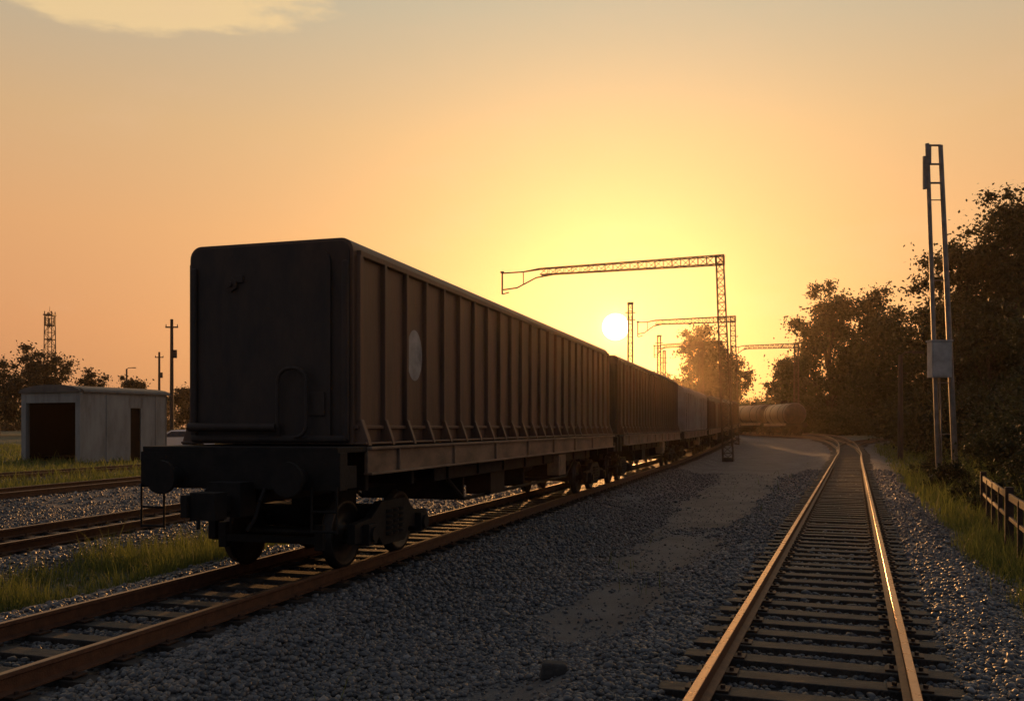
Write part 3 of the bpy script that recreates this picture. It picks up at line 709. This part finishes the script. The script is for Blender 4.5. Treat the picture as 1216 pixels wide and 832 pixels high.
tree('broadleaf_tree',-57,160,9,4.2,1.0,19,70,120,.4,7,'leafd')
tree('broadleaf_tree',-49,150,9,3.6,.6,22,60,110,.4,6,'leafd')
def bush(name,x,y,H,R,seed,ncl=40,nper=110,leaf=.12,mat='leaf'):
    r=np.random.default_rng(seed); _,_,z,_,_=fields(np.array([float(x)]),np.array([float(y)])); par=empty(name,(x,y,float(z[0])))
    cent=[]
    for i in range(ncl):
        a=r.uniform(0,6.28);q=R*math.sqrt(r.uniform(0,1))*.85; top=H*(1-.55*(q/R)**2)*r.uniform(.75,1.0); cent.append((q*math.cos(a),q*math.sin(a),r.uniform(.1,.95)*top))
    cent=np.array(cent); V,F,T=leaves(cent,np.full(ncl,R*.34)*r.uniform(.6,1.3,ncl),nper,leaf,seed,.9)
    V[:,2]=np.maximum(V[:,2],-.1)
    o=npmesh('foliage',V,F,M[mat],T); o.parent=par
    m=MB()
    for c in cent[::2]: m.cyl((c[0]*.15,c[1]*.15,-.05),tuple(c),.018*H**.5,.006,n=4,caps=False)
    m.obj('stems',M['bark'],par)
BL=[(18.6,33,3.4,2.4,.14),(22.5,36,5.2,3.0,.18),(25.5,42,6.5,3.4,.2),(16.2,26.5,2.6,1.8,.11),(18.8,27.5,3.8,2.4,.14),(13.6,21.6,1.7,1.1,.09),(14.9,23.5,2.6,1.6,.1),(11.6,18.3,1.5,.9,.08),(12.6,19.0,2.2,1.3,.08),
    (15.2,31.5,1.2,.9,.09),(13.2,26.2,.8,.6,.07),(17.6,38.5,1.1,.9,.1),(26,50,5.5,3,.22),(30.5,62,5,3.2,.22),(33.5,70,6,3.5,.24),(35,77,5,3.0,.25),(39.5,88,7,4.5,.3),(28,46,7,3.5,.2),(12.1,22.6,1.0,.7,.07),(21.5,30.5,5.5,2.8,.15),(24,44,4,2.5,.18)]
for i,(x,y,H,R,lf) in enumerate(BL): bush('bush',x,y,H,R,100+i,int(34+R*16),150,lf)
for i,(x,y,H,R) in enumerate([(57,140,6,5),(66,138,8,6),(75,140,9,7),(51,160,8,5),(58,165,10,7),(50,185,8,6),(54,128,3.6,3.5),(62,126,6,5),(70,124,8,6),(52,144,5,4)]): bush('bush',x,y,H,R,200+i,90,150,.36)
cent=[];r=np.random.default_rng(55)
for i in range(2200):
    x=r.uniform(-420,420); y=330+r.uniform(-15,15); h=13+4*math.sin(x*.05)+3*math.sin(x*.13+1); cent.append((x,y,r.uniform(.0,1)*h))
cent=np.array(cent); V,F,T=leaves(cent,np.full(len(cent),4.5),60,1.3,56); o=npmesh('tree_line',V,F,M['leafd'],T); o.location=(0,0,.6)
# ------------------------------------------------------------------ light & sky
SD=Vector((123,1081,119)).normalized(); elev=math.asin(SD.z); az=math.atan2(SD.x,SD.y)
sun=bpy.data.lights.new('sun','SUN'); sun.energy=3.4; sun.angle=math.radians(.9); sun.color=(1,.45,.14)
so=bpy.data.objects.new('sun',sun); scene.collection.objects.link(so); so.rotation_euler=(-SD).to_track_quat('-Z','Y').to_euler()
# thin low-lying evening haze: a real volume over the yard
hz=MB(); hz.box((0,300,25),(1400,1100,60)); ho=hz.obj('haze',M['dark'])
hm=bpy.data.materials.new('haze_volume'); hm.use_nodes=True; hn=hm.node_tree; hn.nodes.clear()
ho_=hn.nodes.new('ShaderNodeOutputMaterial'); vs_=hn.nodes.new('ShaderNodeVolumeScatter'); vs_.inputs['Color'].default_value=(1,.80,.56,1); vs_.inputs['Density'].default_value=.00017; vs_.inputs['Anisotropy'].default_value=.86
hn.links.new(vs_.outputs[0],ho_.inputs['Volume']); ho.data.materials.clear(); ho.data.materials.append(hm)
wd=bpy.data.worlds.new('World'); scene.world=wd; wd.use_nodes=True; nt=wd.node_tree; N=nt.nodes; L=nt.links
for n in list(N): N.remove(n)
out=N.new('ShaderNodeOutputWorld'); bg=N.new('ShaderNodeBackground'); L.new(bg.outputs[0],out.inputs[0])
tc=N.new('ShaderNodeTexCoord'); G_=tc.outputs['Generated']
def M_(op,a,b_=None,c=None,clamp=False):
    n=N.new('ShaderNodeMath'); n.operation=op; n.use_clamp=clamp
    for i,v in enumerate((a,b_,c)):
        if v is None: continue
        if isinstance(v,(int,float)): n.inputs[i].default_value=v
        else: L.new(v,n.inputs[i])
    return n.outputs[0]
def MR(v,a,b_,lo=0,hi=1):
    n=N.new('ShaderNodeMapRange'); n.interpolation_type='SMOOTHSTEP'; L.new(v,n.inputs[0])
    n.inputs[1].default_value=a;n.inputs[2].default_value=b_;n.inputs[3].default_value=lo;n.inputs[4].default_value=hi; return n.outputs[0]
def MX(f,a,b_,mode='MIX'):
    n=N.new('ShaderNodeMix'); n.data_type='RGBA'; n.blend_type=mode
    for i,v in ((0,f),(6,a),(7,b_)):
        if isinstance(v,(int,float)): n.inputs[i].default_value=v
        elif isinstance(v,tuple): n.inputs[i].default_value=(*v,1)
        else: L.new(v,n.inputs[i])
    return n.outputs[2]
sx=N.new('ShaderNodeSeparateXYZ'); L.new(G_,sx.inputs[0])
dt=N.new('ShaderNodeVectorMath'); dt.operation='DOT_PRODUCT'; L.new(G_,dt.inputs[0]); dt.inputs[1].default_value=SD; dot=dt.outputs['Value']
dp=M_('MAXIMUM',dot,0.0)
rp=N.new('ShaderNodeValToRGB'); E=rp.color_ramp.elements
st=[(0,(186,124,88)),(.1,(210,142,94)),(.2,(216,157,104)),(.3,(206,166,120)),(.42,(176,168,146)),(.7,(108,118,124)),(1,(82,92,104))]
E[0].position=0;E[0].color=(*lin(st[0][1]),1);E[1].position=1;E[1].color=(*lin(st[-1][1]),1)
for p,c in st[1:-1]:
    e=E.new(p); e.color=(*lin(c),1)
L.new(sx.outputs[2],rp.inputs[0])
back=MR(dot,.75,-.3)
col=MX(back,rp.outputs[0],lin((92,96,107)))
def addglow(base,c,k,p):
    g=M_('MULTIPLY',M_('POWER',dp,float(p)),float(k))
    cc=N.new('ShaderNodeVectorMath'); cc.operation='SCALE'; cc.inputs[0].default_value=c; L.new(g,cc.inputs['Scale'])
    return MX(1.0,base,cc.outputs[0],'ADD')
col=addglow(col,(1,.55,.10),.18,9)
col=addglow(col,(1,.40,.0),.20,45)
col=addglow(col,(1,.42,.04),.16,300)
col=addglow(col,(1,.75,.40),.45,6000)
mp=N.new('ShaderNodeMapping'); mp.inputs['Scale'].default_value=(1,1,3.2); L.new(G_,mp.inputs[0])
nz=N.new('ShaderNodeTexNoise'); nz.inputs['Scale'].default_value=5; nz.inputs['Detail'].default_value=9; nz.inputs['Roughness'].default_value=.6; L.new(mp.outputs[0],nz.inputs['Vector'])
ex=M_('MULTIPLY',M_('ADD',sx.outputs[0],.42),1/.26); ez=M_('MULTIPLY',M_('SUBTRACT',sx.outputs[2],.410),1/.040)
rr=M_('SUBTRACT',1.0,M_('ADD',M_('MULTIPLY',ex,ex),M_('MULTIPLY',ez,ez)))
cm=M_('ADD',rr,M_('MULTIPLY',M_('SUBTRACT',nz.outputs['Fac'],.5),4.5))
cl=M_('MULTIPLY',MR(cm,.0,.7),.85)
col=MX(cl,col,lin((236,202,146)))
wisp=M_('MULTIPLY',MR(nz.outputs['Fac'],.52,.75),.14)
col=MX(wisp,col,lin((225,185,150)))
disc=MR(dot,math.cos(math.radians(.86)),math.cos(math.radians(.74)))
dc=N.new('ShaderNodeVectorMath'); dc.operation='SCALE'; dc.inputs[0].default_value=(7,5.6,3.2); L.new(disc,dc.inputs['Scale'])
col=MX(1.0,col,dc.outputs[0],'ADD')
sk=N.new('ShaderNodeTexSky'); sk.sky_type='NISHITA'; sk.sun_disc=False; sk.sun_elevation=elev; sk.sun_rotation=az; sk.dust_density=4
ss=N.new('ShaderNodeVectorMath'); ss.operation='SCALE'; L.new(sk.outputs[0],ss.inputs[0]); ss.inputs['Scale'].default_value=.01
col=MX(1.0,col,ss.outputs[0],'ADD')
L.new(col,bg.inputs[0]); bg.inputs[1].default_value=1.0
scene.view_settings.view_transform='Standard'; scene.view_settings.look='None'; scene.view_settings.exposure=0
# ------------------------------------------------------------------ camera
cam=bpy.data.cameras.new('camera'); co=bpy.data.objects.new('camera',cam); scene.collection.objects.link(co); scene.camera=co
co.location=(0,0,1.9); co.rotation_euler=(math.radians(90),0,0); cam.sensor_width=36; cam.lens=36*1081/1216; cam.shift_y=91/1216; cam.clip_end=6000; cam.clip_start=.1
